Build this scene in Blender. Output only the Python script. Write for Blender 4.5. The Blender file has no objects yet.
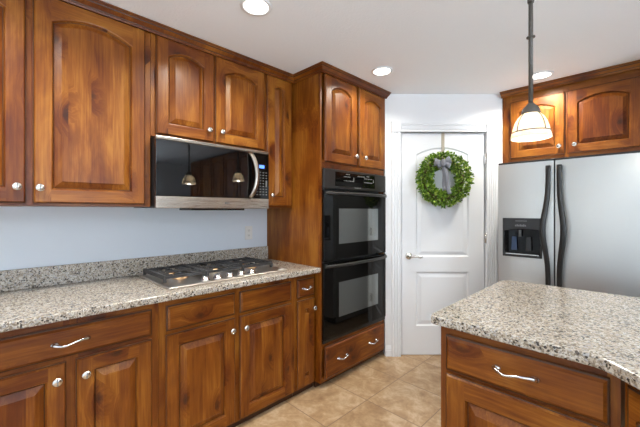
import bpy, bmesh, math, random
from mathutils import Vector, Matrix
random.seed(7)
PI = math.pi
S = bpy.context.scene
COL = S.collection

# ------------------------------------------------------------------ camera, light, exposure
HC = 2.411                      # ceiling height
cam_d = bpy.data.cameras.new('camera')
cam = bpy.data.objects.new('camera', cam_d); COL.objects.link(cam)
cam.location = (2.433, 0.0, 1.338)
cam.rotation_euler = (PI/2, 0, PI/4)
cam_d.sensor_width = 36.0
cam_d.lens = 329.0/640.0*36.0
cam_d.shift_y = -2.9/640.0
cam_d.clip_start = 0.02
S.camera = cam
S.view_settings.view_transform = 'Standard'
S.view_settings.look = 'None'
S.view_settings.gamma = 1.0
S.view_settings.use_curve_mapping = False
S.view_settings.exposure = 0.27

W = bpy.data.worlds.new('daylight'); S.world = W; W.use_nodes = True
W.node_tree.nodes['Background'].inputs[0].default_value = (0.66, 0.84, 1.0, 1)
W.node_tree.nodes['Background'].inputs[1].default_value = 0.65

def area(name, loc, rot, sx, sy, power, col, shape='RECTANGLE', spread=PI):
    l = bpy.data.lights.new(name, 'AREA'); l.shape = shape; l.size = sx; l.size_y = sy
    l.energy = power; l.color = col; l.spread = spread
    o = bpy.data.objects.new(name, l); COL.objects.link(o); o.location = loc; o.rotation_euler = rot
    return o
DAY = (0.80, 0.90, 1.0)
WINDOWS_BACK = [(0.9, 2.7, 0.75, 2.1), (3.3, 5.1, 0.75, 2.1)]        # x0,x1,z0,z1 in the wall behind the camera
WINDOW_RIGHT = [(-2.9, -0.9, 0.85, 2.1), (0.35, 1.75, 1.05, 2.1)]     # y0,y1,z0,z1 in the right wall
XR, YB = 6.2, -4.2
for i, (a, b, c, d) in enumerate(WINDOWS_BACK):
    area('window_daylight', ((a+b)/2, YB-0.06, (c+d)/2), (-PI/2, 0, PI), b-a, d-c, 8, DAY)
for i, (a, b, c, d) in enumerate(WINDOW_RIGHT):
    area('window_daylight', (XR+0.06, (a+b)/2, (c+d)/2), (PI/2, 0, PI/2), b-a, d-c, (10, 26)[i], DAY)
# added uplights outside the windows brighten the ceiling but spare the base cabinets
for a, b, c, d in WINDOWS_BACK:
    area('added_uplight', ((a+b)/2, YB-0.12, 0.95), (-PI/2-0.75, 0, PI), b-a, 0.5, 11, DAY, spread=1.57)
for a, b, c, d in WINDOW_RIGHT:
    area('added_uplight', (XR+0.12, (a+b)/2, 1.15), (PI/2+0.75, 0, PI/2), b-a, 0.5, 66, DAY, spread=1.57)
PENDANT_POWER = 2.5
WARM = (1.0, 0.95, 0.85)

# ------------------------------------------------------------------ materials
def mat(name):
    m = bpy.data.materials.new(name); m.use_nodes = True
    nt = m.node_tree; return m, nt, nt.nodes['Principled BSDF']
def plain(name, col, rough=0.5, metal=0.0, coat=0.0, spec=0.5):
    m, nt, b = mat(name)
    b.inputs['Base Color'].default_value = (*col, 1); b.inputs['Roughness'].default_value = rough
    b.inputs['Metallic'].default_value = metal; b.inputs['Coat Weight'].default_value = coat
    b.inputs['Specular IOR Level'].default_value = spec
    return m
class NT:
    def __init__(s, nt): s.nt = nt
    def n(s, t, **k):
        nd = s.nt.nodes.new(t)
        for a, v in k.items(): setattr(nd, a, v)
        return nd
    def l(s, a, b): s.nt.links.new(a, b)
    def math(s, op, a, b=None, c=None, clamp=False):
        nd = s.n('ShaderNodeMath', operation=op, use_clamp=clamp)
        for i, v in enumerate((a, b, c)):
            if v is None: continue
            if isinstance(v, (int, float)): nd.inputs[i].default_value = v
            else: s.l(v, nd.inputs[i])
        return nd.outputs[0]
    def vmath(s, op, a, b):
        nd = s.n('ShaderNodeVectorMath', operation=op)
        for i, v in enumerate((a, b)):
            if isinstance(v, (tuple, list)): nd.inputs[i].default_value = v
            else: s.l(v, nd.inputs[i])
        return nd.outputs[0]
    def ramp(s, fac, stops, interp='LINEAR'):
        nd = s.n('ShaderNodeValToRGB'); cr = nd.color_ramp; cr.interpolation = interp
        while len(cr.elements) < len(stops): cr.elements.new(0.5)
        for e, (p, c) in zip(cr.elements, stops): e.position = p; e.color = (*c, 1) if len(c) == 3 else c
        s.l(fac, nd.inputs[0]); return nd.outputs[0]
    def mix(s, fac, a, b, mode='MIX'):
        nd = s.n('ShaderNodeMix', data_type='RGBA', blend_type=mode)
        for i, v in ((0, fac), (6, a), (7, b)):
            if isinstance(v, (int, float)): nd.inputs[i].default_value = v
            elif isinstance(v, tuple): nd.inputs[i].default_value = (*v, 1)
            else: s.l(v, nd.inputs[i])
        return nd.outputs[2]
    def noise(s, vec, scale, detail=3, rough=0.5, dist=0.0):
        nd = s.n('ShaderNodeTexNoise'); s.l(vec, nd.inputs['Vector'])
        nd.inputs['Scale'].default_value = scale; nd.inputs['Detail'].default_value = detail
        nd.inputs['Roughness'].default_value = rough; nd.inputs['Distortion'].default_value = dist
        return nd.outputs['Fac']
    def voro(s, vec, scale, feature='F1', dim='3D', rnd=1.0):
        nd = s.n('ShaderNodeTexVoronoi', feature=feature, voronoi_dimensions=dim); s.l(vec, nd.inputs['Vector'])
        nd.inputs['Scale'].default_value = scale; nd.inputs['Randomness'].default_value = rnd
        return nd
    def bump(s, h, strength, dist=0.01):
        nd = s.n('ShaderNodeBump'); nd.inputs['Strength'].default_value = strength; nd.inputs['Distance'].default_value = dist
        s.l(h, nd.inputs['Height']); return nd.outputs[0]

def wood(name, axis='z', stave=0.0, gain=1.0, knots=1.0):
    """stained knotty alder: grain along the local axis, broad figure, glued staves, dark knots"""
    m, nt, b = mat(name); g = NT(nt)
    tc = g.n('ShaderNodeTexCoord').outputs['Object']
    rnd = g.n('ShaderNodeObjectInfo').outputs['Random']
    cb = g.n('ShaderNodeCombineXYZ')
    g.l(g.math('MULTIPLY', rnd, 13.7), cb.inputs[0]); g.l(g.math('MULTIPLY', rnd, 29.3), cb.inputs[2]); g.l(g.math('MULTIPLY', rnd, 5.1), cb.inputs[1])
    sp = g.n('ShaderNodeSeparateXYZ'); g.l(tc, sp.inputs[0])
    v = g.vmath('ADD', tc, cb.outputs[0])
    tone = None
    if stave:
        idn = g.math('FLOOR', g.math('DIVIDE', g.math('ADD', sp.outputs[0], g.math('MULTIPLY', rnd, 0.09)), stave))
        wn = g.n('ShaderNodeTexWhiteNoise', noise_dimensions='2D')
        c2 = g.n('ShaderNodeCombineXYZ'); g.l(idn, c2.inputs[0]); g.l(g.math('MULTIPLY', rnd, 91.0), c2.inputs[1]); g.l(c2.outputs[0], wn.inputs['Vector'])
        tone = wn.outputs['Value']
        c3 = g.n('ShaderNodeCombineXYZ'); g.l(g.math('MULTIPLY', tone, 17.0), c3.inputs[2]); g.l(g.math('MULTIPLY', tone, 3.0), c3.inputs[1])
        v = g.vmath('ADD', v, c3.outputs[0])
    # knots
    sc = (1, 0.4, 0.55) if axis == 'z' else (0.55, 0.4, 1)
    ks = g.n('ShaderNodeSeparateXYZ'); g.l(g.vmath('MULTIPLY', v, sc), ks.inputs[0])
    kc = g.n('ShaderNodeCombineXYZ'); g.l(ks.outputs[0], kc.inputs[0]); g.l(ks.outputs[2], kc.inputs[1])
    kd = g.voro(kc.outputs[0], 6.0, 'F1', '2D')
    ksel = g.n('ShaderNodeSeparateColor'); g.l(kd.outputs['Color'], ksel.inputs[0])
    sel = g.math('GREATER_THAN', ksel.outputs[0], 0.55)
    dist = g.math('ADD', kd.outputs['Distance'], g.math('MULTIPLY', g.noise(v, 45, 2), 0.10))
    core = g.math('MULTIPLY', sel, g.math('SUBTRACT', 1.0, g.math('DIVIDE', dist, 0.150), clamp=True))
    halo = g.math('MULTIPLY', sel, g.math('SUBTRACT', 1.0, g.math('DIVIDE', dist, 0.42), clamp=True))
    warp = g.n('ShaderNodeCombineXYZ'); g.l(g.math('MULTIPLY', halo, 0.09), warp.inputs[0 if axis == 'z' else 2])
    v = g.vmath('ADD', v, warp.outputs[0])
    fine = g.vmath('MULTIPLY', v, (1, 1, 0.035) if axis == 'z' else (0.035, 1, 1))
    broad = g.vmath('MULTIPLY', v, (1, 1, 0.22) if axis == 'z' else (0.22, 1, 1))
    gr = g.noise(fine, 130, 3, 0.6, 0.4)
    fg = g.noise(broad, 8.0, 5, 0.6, 0.9)
    fg2 = g.noise(v, 3.2, 2, 0.5, 0.5)
    f = g.math('ADD', g.math('ADD', 0.085, g.math('MULTIPLY', fg, 0.50)), g.math('MULTIPLY', gr, 0.28))
    f = g.math('ADD', f, g.math('MULTIPLY', g.math('SUBTRACT', fg2, 0.5), 0.24))
    if tone is not None: f = g.math('ADD', f, g.math('MULTIPLY', g.math('SUBTRACT', tone, 0.5), 0.12))
    f = g.math('ADD', f, g.math('MULTIPLY', g.math('SUBTRACT', rnd, 0.5), 0.07))
    f = g.math('SUBTRACT', f, g.math('MULTIPLY', halo, 0.17))
    k = gain
    col = g.ramp(f, [(0.22, (0.060*k, 0.011*k, 0.0010*k)), (0.37, (0.12*k, 0.025*k, 0.0017*k)), (0.49, (0.215*k, 0.062*k, 0.0048*k)), (0.66, (0.40*k, 0.160*k, 0.021*k))])
    col = g.mix(g.math('MULTIPLY', g.math('POWER', core, 0.6), 0.9*knots), col, (0.028, 0.008, 0.003))
    g.l(col, b.inputs['Base Color'])
    b.inputs['Roughness'].default_value = 0.4; b.inputs['Specular IOR Level'].default_value = 0.3; b.inputs['Coat Weight'].default_value = 0.12; b.inputs['Coat Roughness'].default_value = 0.2
    g.l(g.bump(gr, 0.06, 0.002), b.inputs['Normal'])
    return m
WV = wood('alder_grain_upright', 'z'); WH = wood('alder_grain_lying', 'x')
WP = wood('alder_glued_panel', 'z', 0.095); WSIDE = wood('alder_wide_side_panel', 'z', 0.13)
WV2 = WH
WG = plain('dark_glazed_groove', (0.055, 0.017, 0.004), 0.5)
WDARK = plain('dark_toe_board', (0.05, 0.016, 0.005), 0.55)  # toe boards darker than the cabinet wood

def granite(name):
    m, nt, b = mat(name); g = NT(nt)
    tc = g.n('ShaderNodeTexCoord').outputs['Object']
    wob = g.n('ShaderNodeTexNoise'); g.l(tc, wob.inputs['Vector']); wob.inputs['Scale'].default_value = 60
    v = g.vmath('ADD', tc, g.vmath('MULTIPLY', wob.outputs['Color'], (0.012, 0.012, 0.012)))
    a = g.voro(v, 160); sa = g.n('ShaderNodeSeparateColor'); g.l(a.outputs['Color'], sa.inputs[0])
    c = g.ramp(sa.outputs[0], [(0.0, (0.49, 0.43, 0.355)), (0.26, (0.62, 0.59, 0.53)), (0.46, (0.33, 0.28, 0.22)), (0.60, (0.52, 0.47, 0.40)), (0.73, (0.20, 0.165, 0.125)), (0.87, (0.38, 0.38, 0.385))], 'CONSTANT')
    big = g.noise(tc, 7, 3)
    c = g.mix(g.math('MULTIPLY', big, 0.25), c, (0.45, 0.38, 0.29))
    d = g.voro(v, 112); sd = g.n('ShaderNodeSeparateColor'); g.l(d.outputs['Color'], sd.inputs[0])
    clus = g.noise(tc, 16, 2)
    dark = g.math('MULTIPLY', g.math('GREATER_THAN', g.math('ADD', sd.outputs[1], g.math('MULTIPLY', g.math('SUBTRACT', clus, 0.5), 0.5)), 0.80), g.math('LESS_THAN', d.outputs['Distance'], 0.5))
    c = g.mix(dark, c, (0.045, 0.04, 0.036))
    e = g.voro(v, 260); se = g.n('ShaderNodeSeparateColor'); g.l(e.outputs['Color'], se.inputs[0])
    c = g.mix(g.math('MULTIPLY', g.math('GREATER_THAN', se.outputs[2], 0.8), 0.55), c, (0.16, 0.12, 0.09))
    g.l(c, b.inputs['Base Color'])
    b.inputs['Roughness'].default_value = 0.2
    return m
GRAN = granite('speckled_granite')

def tiles():
    m, nt, b = mat('beige_floor_tile'); g = NT(nt)
    tc = g.n('ShaderNodeTexCoord').outputs['Object']
    P, X0, Y0 = 0.413, 1.024, 1.876
    sp = g.n('ShaderNodeSeparateXYZ'); g.l(tc, sp.inputs[0])
    ux = g.math('DIVIDE', g.math('SUBTRACT', sp.outputs[0], X0), P); uy = g.math('DIVIDE', g.math('SUBTRACT', sp.outputs[1], Y0), P)
    def edge(u):
        fr = g.math('FRACT', g.math('ADD', u, 100.0)); return g.math('MINIMUM', fr, g.math('SUBTRACT', 1.0, fr))
    e = g.math('MINIMUM', edge(ux), edge(uy))
    grout = g.math('LESS_THAN', e, 0.0075)
    wn = g.n('ShaderNodeTexWhiteNoise', noise_dimensions='2D'); cb = g.n('ShaderNodeCombineXYZ')
    g.l(g.math('FLOOR', ux), cb.inputs[0]); g.l(g.math('FLOOR', uy), cb.inputs[1]); g.l(cb.outputs[0], wn.inputs['Vector'])
    vv = g.vmath('ADD', tc, g.vmath('MULTIPLY', wn.outputs['Color'], (5, 5, 5)))
    n1 = g.noise(vv, 7, 6, 0.62, 0.8); n2 = g.noise(vv, 38, 4, 0.6)
    f = g.math('ADD', g.math('MULTIPLY', n1, 0.75), g.math('MULTIPLY', n2, 0.25))
    c = g.ramp(f, [(0.34, (0.30, 0.175, 0.088)), (0.5, (0.45, 0.30, 0.165)), (0.64, (0.60, 0.45, 0.30))])
    c = g.mix(grout, c, (0.235, 0.15, 0.092))
    g.l(c, b.inputs['Base Color']); b.inputs['Roughness'].default_value = 0.38
    g.l(g.bump(g.math('SUBTRACT', 1.0, grout), 0.25, 0.003), b.inputs['Normal'])
    return m
def paint(name, col, rough=0.55, bscale=120, bstr=0.08):
    m, nt, b = mat(name); g = NT(nt)
    tc = g.n('ShaderNodeTexCoord').outputs['Object']
    b.inputs['Base Color'].default_value = (*col, 1); b.inputs['Roughness'].default_value = rough
    g.l(g.bump(g.noise(tc, bscale, 4, 0.6), bstr, 0.004), b.inputs['Normal'])
    return m
TILE = tiles()
WALLP = paint('white_wall_paint', (0.84, 0.86, 0.885))
WALLB = paint('daylight_tinted_wall_paint', (0.72, 0.78, 0.845))  # white wall with the blue daylight cast put into its colour
CEILP = paint('textured_ceiling_paint', (0.92, 0.95, 0.985), 0.8, 75, 0.5)
TRIMP = plain('white_trim_enamel', (0.82, 0.84, 0.87), 0.45, spec=0.3)
DOORP = plain('white_door_enamel', (0.79, 0.81, 0.84), 0.55, spec=0.2)

def brushed(name, col, rough, axis):
    m, nt, b = mat(name); g = NT(nt)
    tc = g.n('ShaderNodeTexCoord').outputs['Object']
    v = g.vmath('MULTIPLY', tc, (0.01, 1, 1) if axis == 'x' else (1, 1, 0.01))
    n = g.noise(v, 900, 1)
    g.l(g.math('ADD', rough - 0.05, g.math('MULTIPLY', n, 0.06)), b.inputs['Roughness'])
    b.inputs['Base Color'].default_value = (*col, 1); b.inputs['Metallic'].default_value = 1.0
    return m
STEEL = brushed('brushed_stainless', (0.44, 0.395, 0.34), 0.30, 'x')
FRST = brushed('satin_stainless_door', (0.60, 0.615, 0.605), 0.48, 'z')
COOKST = brushed('cooktop_stainless', (0.62, 0.56, 0.50), 0.36, 'x')
NICKEL = plain('satin_nickel', (0.72, 0.70, 0.67), 0.22, 1.0)
CHROME = plain('polished_chrome', (0.66, 0.66, 0.68), 0.15, 1.0)
BLKGLASS = plain('black_glass', (0.003, 0.003, 0.003), 0.04, spec=0.3)
MWGLASS = plain('mirrored_black_glass', (0.001, 0.001, 0.001), 0.03, spec=0.8)
BLKPL = plain('black_plastic', (0.012, 0.012, 0.012), 0.25)
BLKMAT = plain('matte_black_enamel', (0.014, 0.014, 0.015), 0.5)
IRON = plain('cast_iron_grate', (0.03, 0.03, 0.032), 0.5)
PANELB = plain('black_control_panel', (0.016, 0.015, 0.014), 0.3)
OVWIN = plain('mirrored_oven_window', (0.34, 0.37, 0.37), 0.07, 0.9)
HANDB = plain('glossy_black_handle', (0.016, 0.015, 0.014), 0.32)
FRSIDE = plain('grey_painted_steel', (0.42, 0.42, 0.42), 0.35)
GREYP = plain('grey_plastic', (0.16, 0.17, 0.18), 0.35)
DISPG = plain('dark_bronze_dispenser', (0.022, 0.021, 0.020), 0.25)
WHITEPL = plain('white_plastic', (0.8, 0.8, 0.78), 0.4)
MARK = plain('pale_printed_mark', (0.22, 0.22, 0.21), 0.5)
MARKD = plain('dim_printed_mark', (0.15, 0.15, 0.145), 0.5)
BRONZE = plain('dark_bronze_metal', (0.11, 0.10, 0.09), 0.45, 0.4)
BRASS = plain('brass_burner', (0.62, 0.42, 0.24), 0.35, 1.0)
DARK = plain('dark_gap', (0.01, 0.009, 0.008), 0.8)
BLUEPAD = plain('blue_tinted_paddle', (0.035, 0.06, 0.12), 0.15)
RIB = paint('grey_ribbon_cloth', (0.20, 0.21, 0.24), 0.85, 260, 0.25)
STRAP = plain('beige_strap_metal', (0.42, 0.37, 0.29), 0.5)
def emis(name, col, st, base=(0.8, 0.8, 0.8)):
    m, nt, b = mat(name); b.inputs['Base Color'].default_value = (*base, 1)
    b.inputs['Emission Color'].default_value = (*col, 1); b.inputs['Emission Strength'].default_value = st; return m
LENS = emis('lit_lamp_lens', (1.0, 0.93, 0.82), 9.0)
BLUELED = emis('blue_display_digits', (0.10, 0.25, 1.0), 2.2, (0.0, 0.0, 0.0))
BULB = emis('lit_bulb', (1.0, 0.88, 0.7), 18.0)
def shade_mat():
    m, nt, b = mat('frosted_cream_glass'); g = NT(nt)
    tc = g.n('ShaderNodeTexCoord').outputs['Object']
    c = g.ramp(g.noise(tc, 22, 3, 0.5, 1.0), [(0.35, (0.86, 0.74, 0.56)), (0.65, (0.92, 0.86, 0.74))])
    g.l(c, b.inputs['Base Color']); b.inputs['Roughness'].default_value = 0.3
    g.l(c, b.inputs['Emission Color']); b.inputs['Emission Strength'].default_value = 0.28
    tr = g.n('ShaderNodeBsdfTranslucent'); g.l(c, tr.inputs[0])
    mx = g.n('ShaderNodeMixShader'); mx.inputs[0].default_value = 0.45
    out = nt.nodes['Material Output']; g.l(b.outputs[0], mx.inputs[1]); g.l(tr.outputs[0], mx.inputs[2]); g.l(mx.outputs[0], out.inputs[0])
    return m
SHADE = shade_mat()
def leafm(name, c): return plain(name, c, 0.5)
LEAVES = [leafm('boxwood_leaf_dark', (0.075, 0.17, 0.012)), leafm('boxwood_leaf_mid', (0.21, 0.36, 0.03)), leafm('boxwood_leaf_pale', (0.46, 0.58, 0.12)), leafm('boxwood_twig', (0.10, 0.06, 0.03))]

# ------------------------------------------------------------------ mesh helpers
class MB:
    def __init__(s): s.v = []; s.f = []; s.m = []; s.sm = []
    def add(s, vs, fs, mi=0, smooth=False):
        o = len(s.v); s.v += [tuple(p) for p in vs]
        for f in fs: s.f.append(tuple(i+o for i in f)); s.m.append(mi); s.sm.append(smooth)
        return s
    def box(s, x0, x1, y0, y1, z0, z1, mi=0):
        v = [(x0,y0,z0),(x1,y0,z0),(x1,y1,z0),(x0,y1,z0),(x0,y0,z1),(x1,y0,z1),(x1,y1,z1),(x0,y1,z1)]
        return s.add(v, [(0,3,2,1),(4,5,6,7),(0,1,5,4),(1,2,6,5),(2,3,7,6),(3,0,4,7)], mi)
    def prism(s, poly, a, b, plane='xy', mi=0, smooth=False):
        """polygon (list of 2-tuples) extruded from a to b along the remaining axis"""
        def P(p, t): return {'xy': (p[0], p[1], t), 'xz': (p[0], t, p[1]), 'yz': (t, p[0], p[1])}[plane]
        n = len(poly); v = [P(p, a) for p in poly] + [P(p, b) for p in poly]
        s.add(v, [tuple(range(n)), tuple(range(2*n-1, n-1, -1))], mi)
        s.add(v, [(i, (i+1) % n, n+(i+1) % n, n+i) for i in range(n)], mi, smooth)
        return s
    def loft(s, loops, mi=0, smooth=True, cap0=True, cap1=True):
        n = len(loops[0]); v = [p for L in loops for p in L]; f = []
        for k in range(len(loops)-1):
            for i in range(n): f.append((k*n+i, k*n+(i+1) % n, (k+1)*n+(i+1) % n, (k+1)*n+i))
        s.add(v, f, mi, smooth)
        if cap0: s.add(loops[0], [tuple(range(n))], mi)
        if cap1: s.add(loops[-1], [tuple(range(n-1, -1, -1))], mi)
        return s
    def tube(s, pts, r, seg=10, mi=0, flat=1.0, up=None):
        pts = [Vector(p) for p in pts]; n = len(pts)
        rr = r if isinstance(r, (list, tuple)) else [r]*n
        loops = []; ref = Vector(up) if up else None
        for i, p in enumerate(pts):
            t = (pts[min(i+1, n-1)] - pts[max(i-1, 0)]).normalized()
            if ref is None: ref = Vector((0, 0, 1)) if abs(t.z) < 0.9 else Vector((1, 0, 0))
            a = (ref - t*ref.dot(t)).normalized(); b = t.cross(a)
            loops.append([p + a*(rr[i]*math.cos(2*PI*k/seg)) + b*(rr[i]*flat*math.sin(2*PI*k/seg)) for k in range(seg)])
        return s.loft(loops, mi)
    def lathe(s, prof, c=(0,0,0), seg=24, mi=0, axis='z', closed=False, sx=1.0):
        def P(r, h, a):
            x, y = r*math.cos(a)*sx, r*math.sin(a)
            if axis == 'z': return (c[0]+x, c[1]+y, c[2]+h)
            return (c[0]+x, c[1]-h, c[2]+y)       # axis 'y': towards -y
        loops = [[P(r, h, 2*PI*k/seg) for k in range(seg)] for r, h in prof]
        if closed: loops.append(loops[0])
        return s.loft(loops, mi, True, not closed, not closed)
    def strip(s, pts, wdir, w, mi=0):
        wd = Vector(wdir).normalized(); v = []
        for i, p in enumerate(pts):
            ww = w[i] if isinstance(w, (list, tuple)) else w
            v += [Vector(p)-wd*ww/2, Vector(p)+wd*ww/2]
        return s.add(v, [(2*i, 2*i+1, 2*i+3, 2*i+2) for i in range(len(pts)-1)], mi, True)
    def build(s, name, mats, parent=None, bevel=0.0, solid=0.0, recalc=True, bseg=2):
        me = bpy.data.meshes.new(name); me.from_pydata(s.v, [], s.f)
        for m in (mats if isinstance(mats, (list, tuple)) else [mats]): me.materials.append(m)
        for p, mi, sm in zip(me.polygons, s.m, s.sm): p.material_index = mi; p.use_smooth = sm
        if recalc:
            bm = bmesh.new(); bm.from_mesh(me); bmesh.ops.remove_doubles(bm, verts=bm.verts, dist=1e-5)
            bmesh.ops.recalc_face_normals(bm, faces=bm.faces); bm.to_mesh(me); bm.free()
        o = bpy.data.objects.new(name, me); COL.objects.link(o)
        if parent: o.parent = parent
        if solid:
            md = o.modifiers.new('thick', 'SOLIDIFY'); md.thickness = solid; md.offset = 0
        if bevel:
            md = o.modifiers.new('edge', 'BEVEL'); md.width = bevel; md.segments = bseg; md.limit_method = 'ANGLE'; md.angle_limit = 0.7
        return o
def tag(o, label, cat, group=None):
    o['label'] = label; o['category'] = cat
    if group: o['group'] = group
    return o
def root(name, loc, rz, label, cat, group=None):
    o = bpy.data.objects.new(name, None); COL.objects.link(o); o.empty_display_size = 0.1
    o.location = loc; o.rotation_euler = (0, 0, rz)
    return tag(o, label, cat, group)
def copy_tree(o, parent=None):
    c = o.copy(); COL.objects.link(c)
    if parent: c.parent = parent
    for ch in list(o.children): copy_tree(ch, c)
    return c
def struct(o): o['kind'] = 'structure'; return o
def sstep(t): return t*t*(3-2*t)

# ------------------------------------------------------------------ room shell
LW = PI/2                     # rotation of everything on the left wall (local x -> +y, local -y -> +x)
DW = PI/4                     # the pantry door wall, turned 45 degrees
XL = 0.03                     # left wall surface
YF = 3.66                     # wall behind the refrigerator
DD = 3.03
c45 = math.sqrt(0.5)
DO = Vector((2.433-DD*c45, DD*c45, 0))      # origin of the door wall frame (u = 0)
def dwpt(u, y=0): return (DO.x + u*c45 - y*c45, DO.y + u*c45 + y*c45)

struct(MB().box(XL-0.2, XR+0.2, YB-0.2, YF+0.3, -0.1, 0.0).build('floor', TILE))
BOUNCE_CARPET = paint('pale_bounce_carpet', (0.72, 0.72, 0.70), 0.9, 300, 0.3)
struct(MB().box(XL, XR, YB, -1.3, 0.0, 0.012).box(4.3, XR, -1.3, YF, 0.0, 0.012).build('added_bounce_carpet', BOUNCE_CARPET))  # unseen pale carpet added to bounce window light onto the ceiling
struct(MB().box(XL-0.2, XR+0.2, YB-0.2, YF+0.3, HC, HC+0.1).build('ceiling', CEILP))
struct(MB().box(XL-0.12, XL, YB-0.12, YF+0.12, 0, HC).build('wall_left', WALLB))
struct(MB().box(1.33, XR+0.12, YF, YF+0.12, 0, HC).build('wall_refrigerator', WALLP))
def holed(mb, along0, along1, holes, fn):
    e = along0
    for a, b, c, d in holes:
        fn(mb, e, a, 0, HC); fn(mb, a, b, 0, c); fn(mb, a, b, d, HC); e = b
    fn(mb, e, along1, 0, HC)
mb = MB(); holed(mb, XL, XR, WINDOWS_BACK, lambda m, a, b, c, d: m.box(a, b, YB-0.12, YB, c, d))
struct(mb.build('wall_back', WALLP))
mb = MB(); holed(mb, YB-0.12, YF, WINDOW_RIGHT, lambda m, a, b, c, d: m.box(XR, XR+0.12, a, b, c, d) if d > c + 0.001 else None)
struct(mb.build('wall_right', WALLP))
k = 0
for a, b, c, d in WINDOWS_BACK:
    k += 1; m = MB()
    for x0, x1, z0, z1 in ((a, a+.06, c, d), (b-.06, b, c, d), (a+.06, b-.06, c, c+.06), (a+.06, b-.06, d-.06, d), ((a+b)/2-.03, (a+b)/2+.03, c+.06, d-.06)):
        m.box(x0, x1, YB-0.05, YB+0.01, z0, z1)
    struct(m.build('window_%d' % k, TRIMP))
for a, b, c, d in WINDOW_RIGHT:
    k += 1; m = MB()
    for x0, x1, z0, z1 in ((a, a+.06, c, d), (b-.06, b, c, d), (a+.06, b-.06, c, c+.06), (a+.06, b-.06, d-.06, d), ((a+b)/2-.03, (a+b)/2+.03, c+.06, d-.06)):
        m.box(XR-0.01, XR+0.05, x0, x1, z0, z1)
    struct(m.build('window_%d' % k, TRIMP))

# pantry wall with the door opening, and the two short returns
UL, UR = 0.598, 1.639
U0, U1, ZT = 0.7505, 1.5195, 2.052          # door slab
wm = MB()
wm.box(UL, U0-0.012, 0, 0.11, 0, HC).box(U1+0.012, UR, 0, 0.11, 0, HC).box(U0-0.012, U1+0.012, 0, 0.11, ZT+0.012, HC)
o = struct(wm.build('wall_pantry', WALLP)); o.location = DO; o.rotation_euler = (0, 0, DW)
struct(MB().box(XL, 0.64, 2.575, 2.68, 0, HC).build('wall_oven_return', WALLP))
struct(MB().prism([(1.449, 3.301), (1.4765, 3.3285), (1.4765, YF), (1.33, YF), (1.33, 3.34)], 0, HC).build('wall_refrigerator_return', WALLP))

# ---- door
dr = struct(bpy.data.objects.new('door_1', None)); COL.objects.link(dr); dr.location = (DO.x, DO.y, 0); dr.rotation_euler = (0, 0, DW)
def opening(x0, x1, z0, zt, rise, d, n=14, y=0.0):
    """points of a panel opening inset by d; top edge arched by rise. counter-clockwise from bottom left"""
    xc, hw = (x0+x1)/2, (x1-x0)/2
    def top(x): return zt - d + (rise*(1-((x-xc)/hw)**2) if rise else 0) - rise
    P = [(x0+d, y, z0+d), (x1-d, y, z0+d)]
    for i in range(n+1):
        x = x1-d - (x1-x0-2*d)*i/n; P.append((x, y, top(x)))
    return P
def framed(mb, X0, X1, Z0, Z1, x0, x1, z0, zt, rise, yf, n=14, mv=0, mh=1):
    """front face at y = yf around the arched opening: stiles full height, rails between"""
    op = opening(x0, x1, z0, zt, rise, 0, n, yf)
    mb.add([(X0,yf,Z0),(x0,yf,Z0),(x0,yf,Z1),(X0,yf,Z1)], [(0,1,2,3)], mv)
    mb.add([(x1,yf,Z0),(X1,yf,Z0),(X1,yf,Z1),(x1,yf,Z1)], [(0,1,2,3)], mv)
    mb.add([(x0,yf,Z0),(x1,yf,Z0),(x1,yf,z0),(x0,yf,z0)], [(0,1,2,3)], mh)
    t = op[2:]
    for a, b in zip(t[:-1], t[1:]):
        mb.add([a, (a[0],yf,Z1), (b[0],yf,Z1), b], [(0,1,2,3)], mh)
def lofted(mb, loops, mis):
    n = len(loops[0])
    for k in range(len(loops)-1):
        mb.add(loops[k]+loops[k+1], [(i, (i+1) % n, n+(i+1) % n, n+i) for i in range(n)], mis[k])
m = MB()
UP = (0.887, 1.375, 0.911, 1.924, 0.066); LO = (0.887, 1.375, 0.272, 0.773, 0.0)
yf = 0.012                                    # slab face just behind the casing
m.box(U0, U1, yf+0.012, yf+0.035, 0.006, ZT)
m.add([(U0,yf,.006),(U0,yf+.012,.006),(U0,yf+.012,ZT),(U0,yf,ZT)], [(0,1,2,3)]); m.add([(U1,yf,.006),(U1,yf+.012,.006),(U1,yf+.012,ZT),(U1,yf,ZT)], [(0,1,2,3)])
zm = 0.842
framed(m, U0, U1, zm, ZT, UP[0], UP[1], UP[2], UP[3], UP[4], yf, 16, 0, 0)
framed(m, U0, U1, 0.006, zm, LO[0], LO[1], LO[2], LO[3], 0, yf, 4, 0, 0)
for P, n in ((UP, 16), (LO, 4)):
    lo = [opening(*P, d, n, y) for d, y in ((0, yf), (0.012, yf+0.009), (0.022, yf+0.009), (0.05, yf+0.002))]
    lofted(m, lo, [0, 0, 0]); m.add(lo[-1], [tuple(range(len(lo[-1])))])
m.build('door_slab', DOORP, dr)
m = MB()                                       # lever handle
m.lathe([(0.032, 0), (0.032, 0.006), (0.026, 0.012), (0.012, 0.014), (0.011, 0.05), (0.0, 0.05)], (0.82, yf, 0.918), 20, 0, 'y')
m.tube([(0.82, yf-0.047, 0.918), (0.85, yf-0.05, 0.921), (0.885, yf-0.05, 0.918), (0.915, yf-0.046, 0.908), (0.938, yf-0.042, 0.913)], [0.011, 0.010, 0.009, 0.008, 0.006], 10)
m.build('lever_handle', NICKEL, dr)
for z in (1.813, 1.086, 0.30):
    h = MB(); h.box(U1-0.004, U1+0.02, yf-0.016, yf-0.004, z-0.045, z+0.045); h.tube([(U1+0.006, yf-0.018, z-0.048), (U1+0.006, yf-0.018, z+0.048)], 0.006, 8)
    h.build('hinge', NICKEL, dr)
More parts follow.
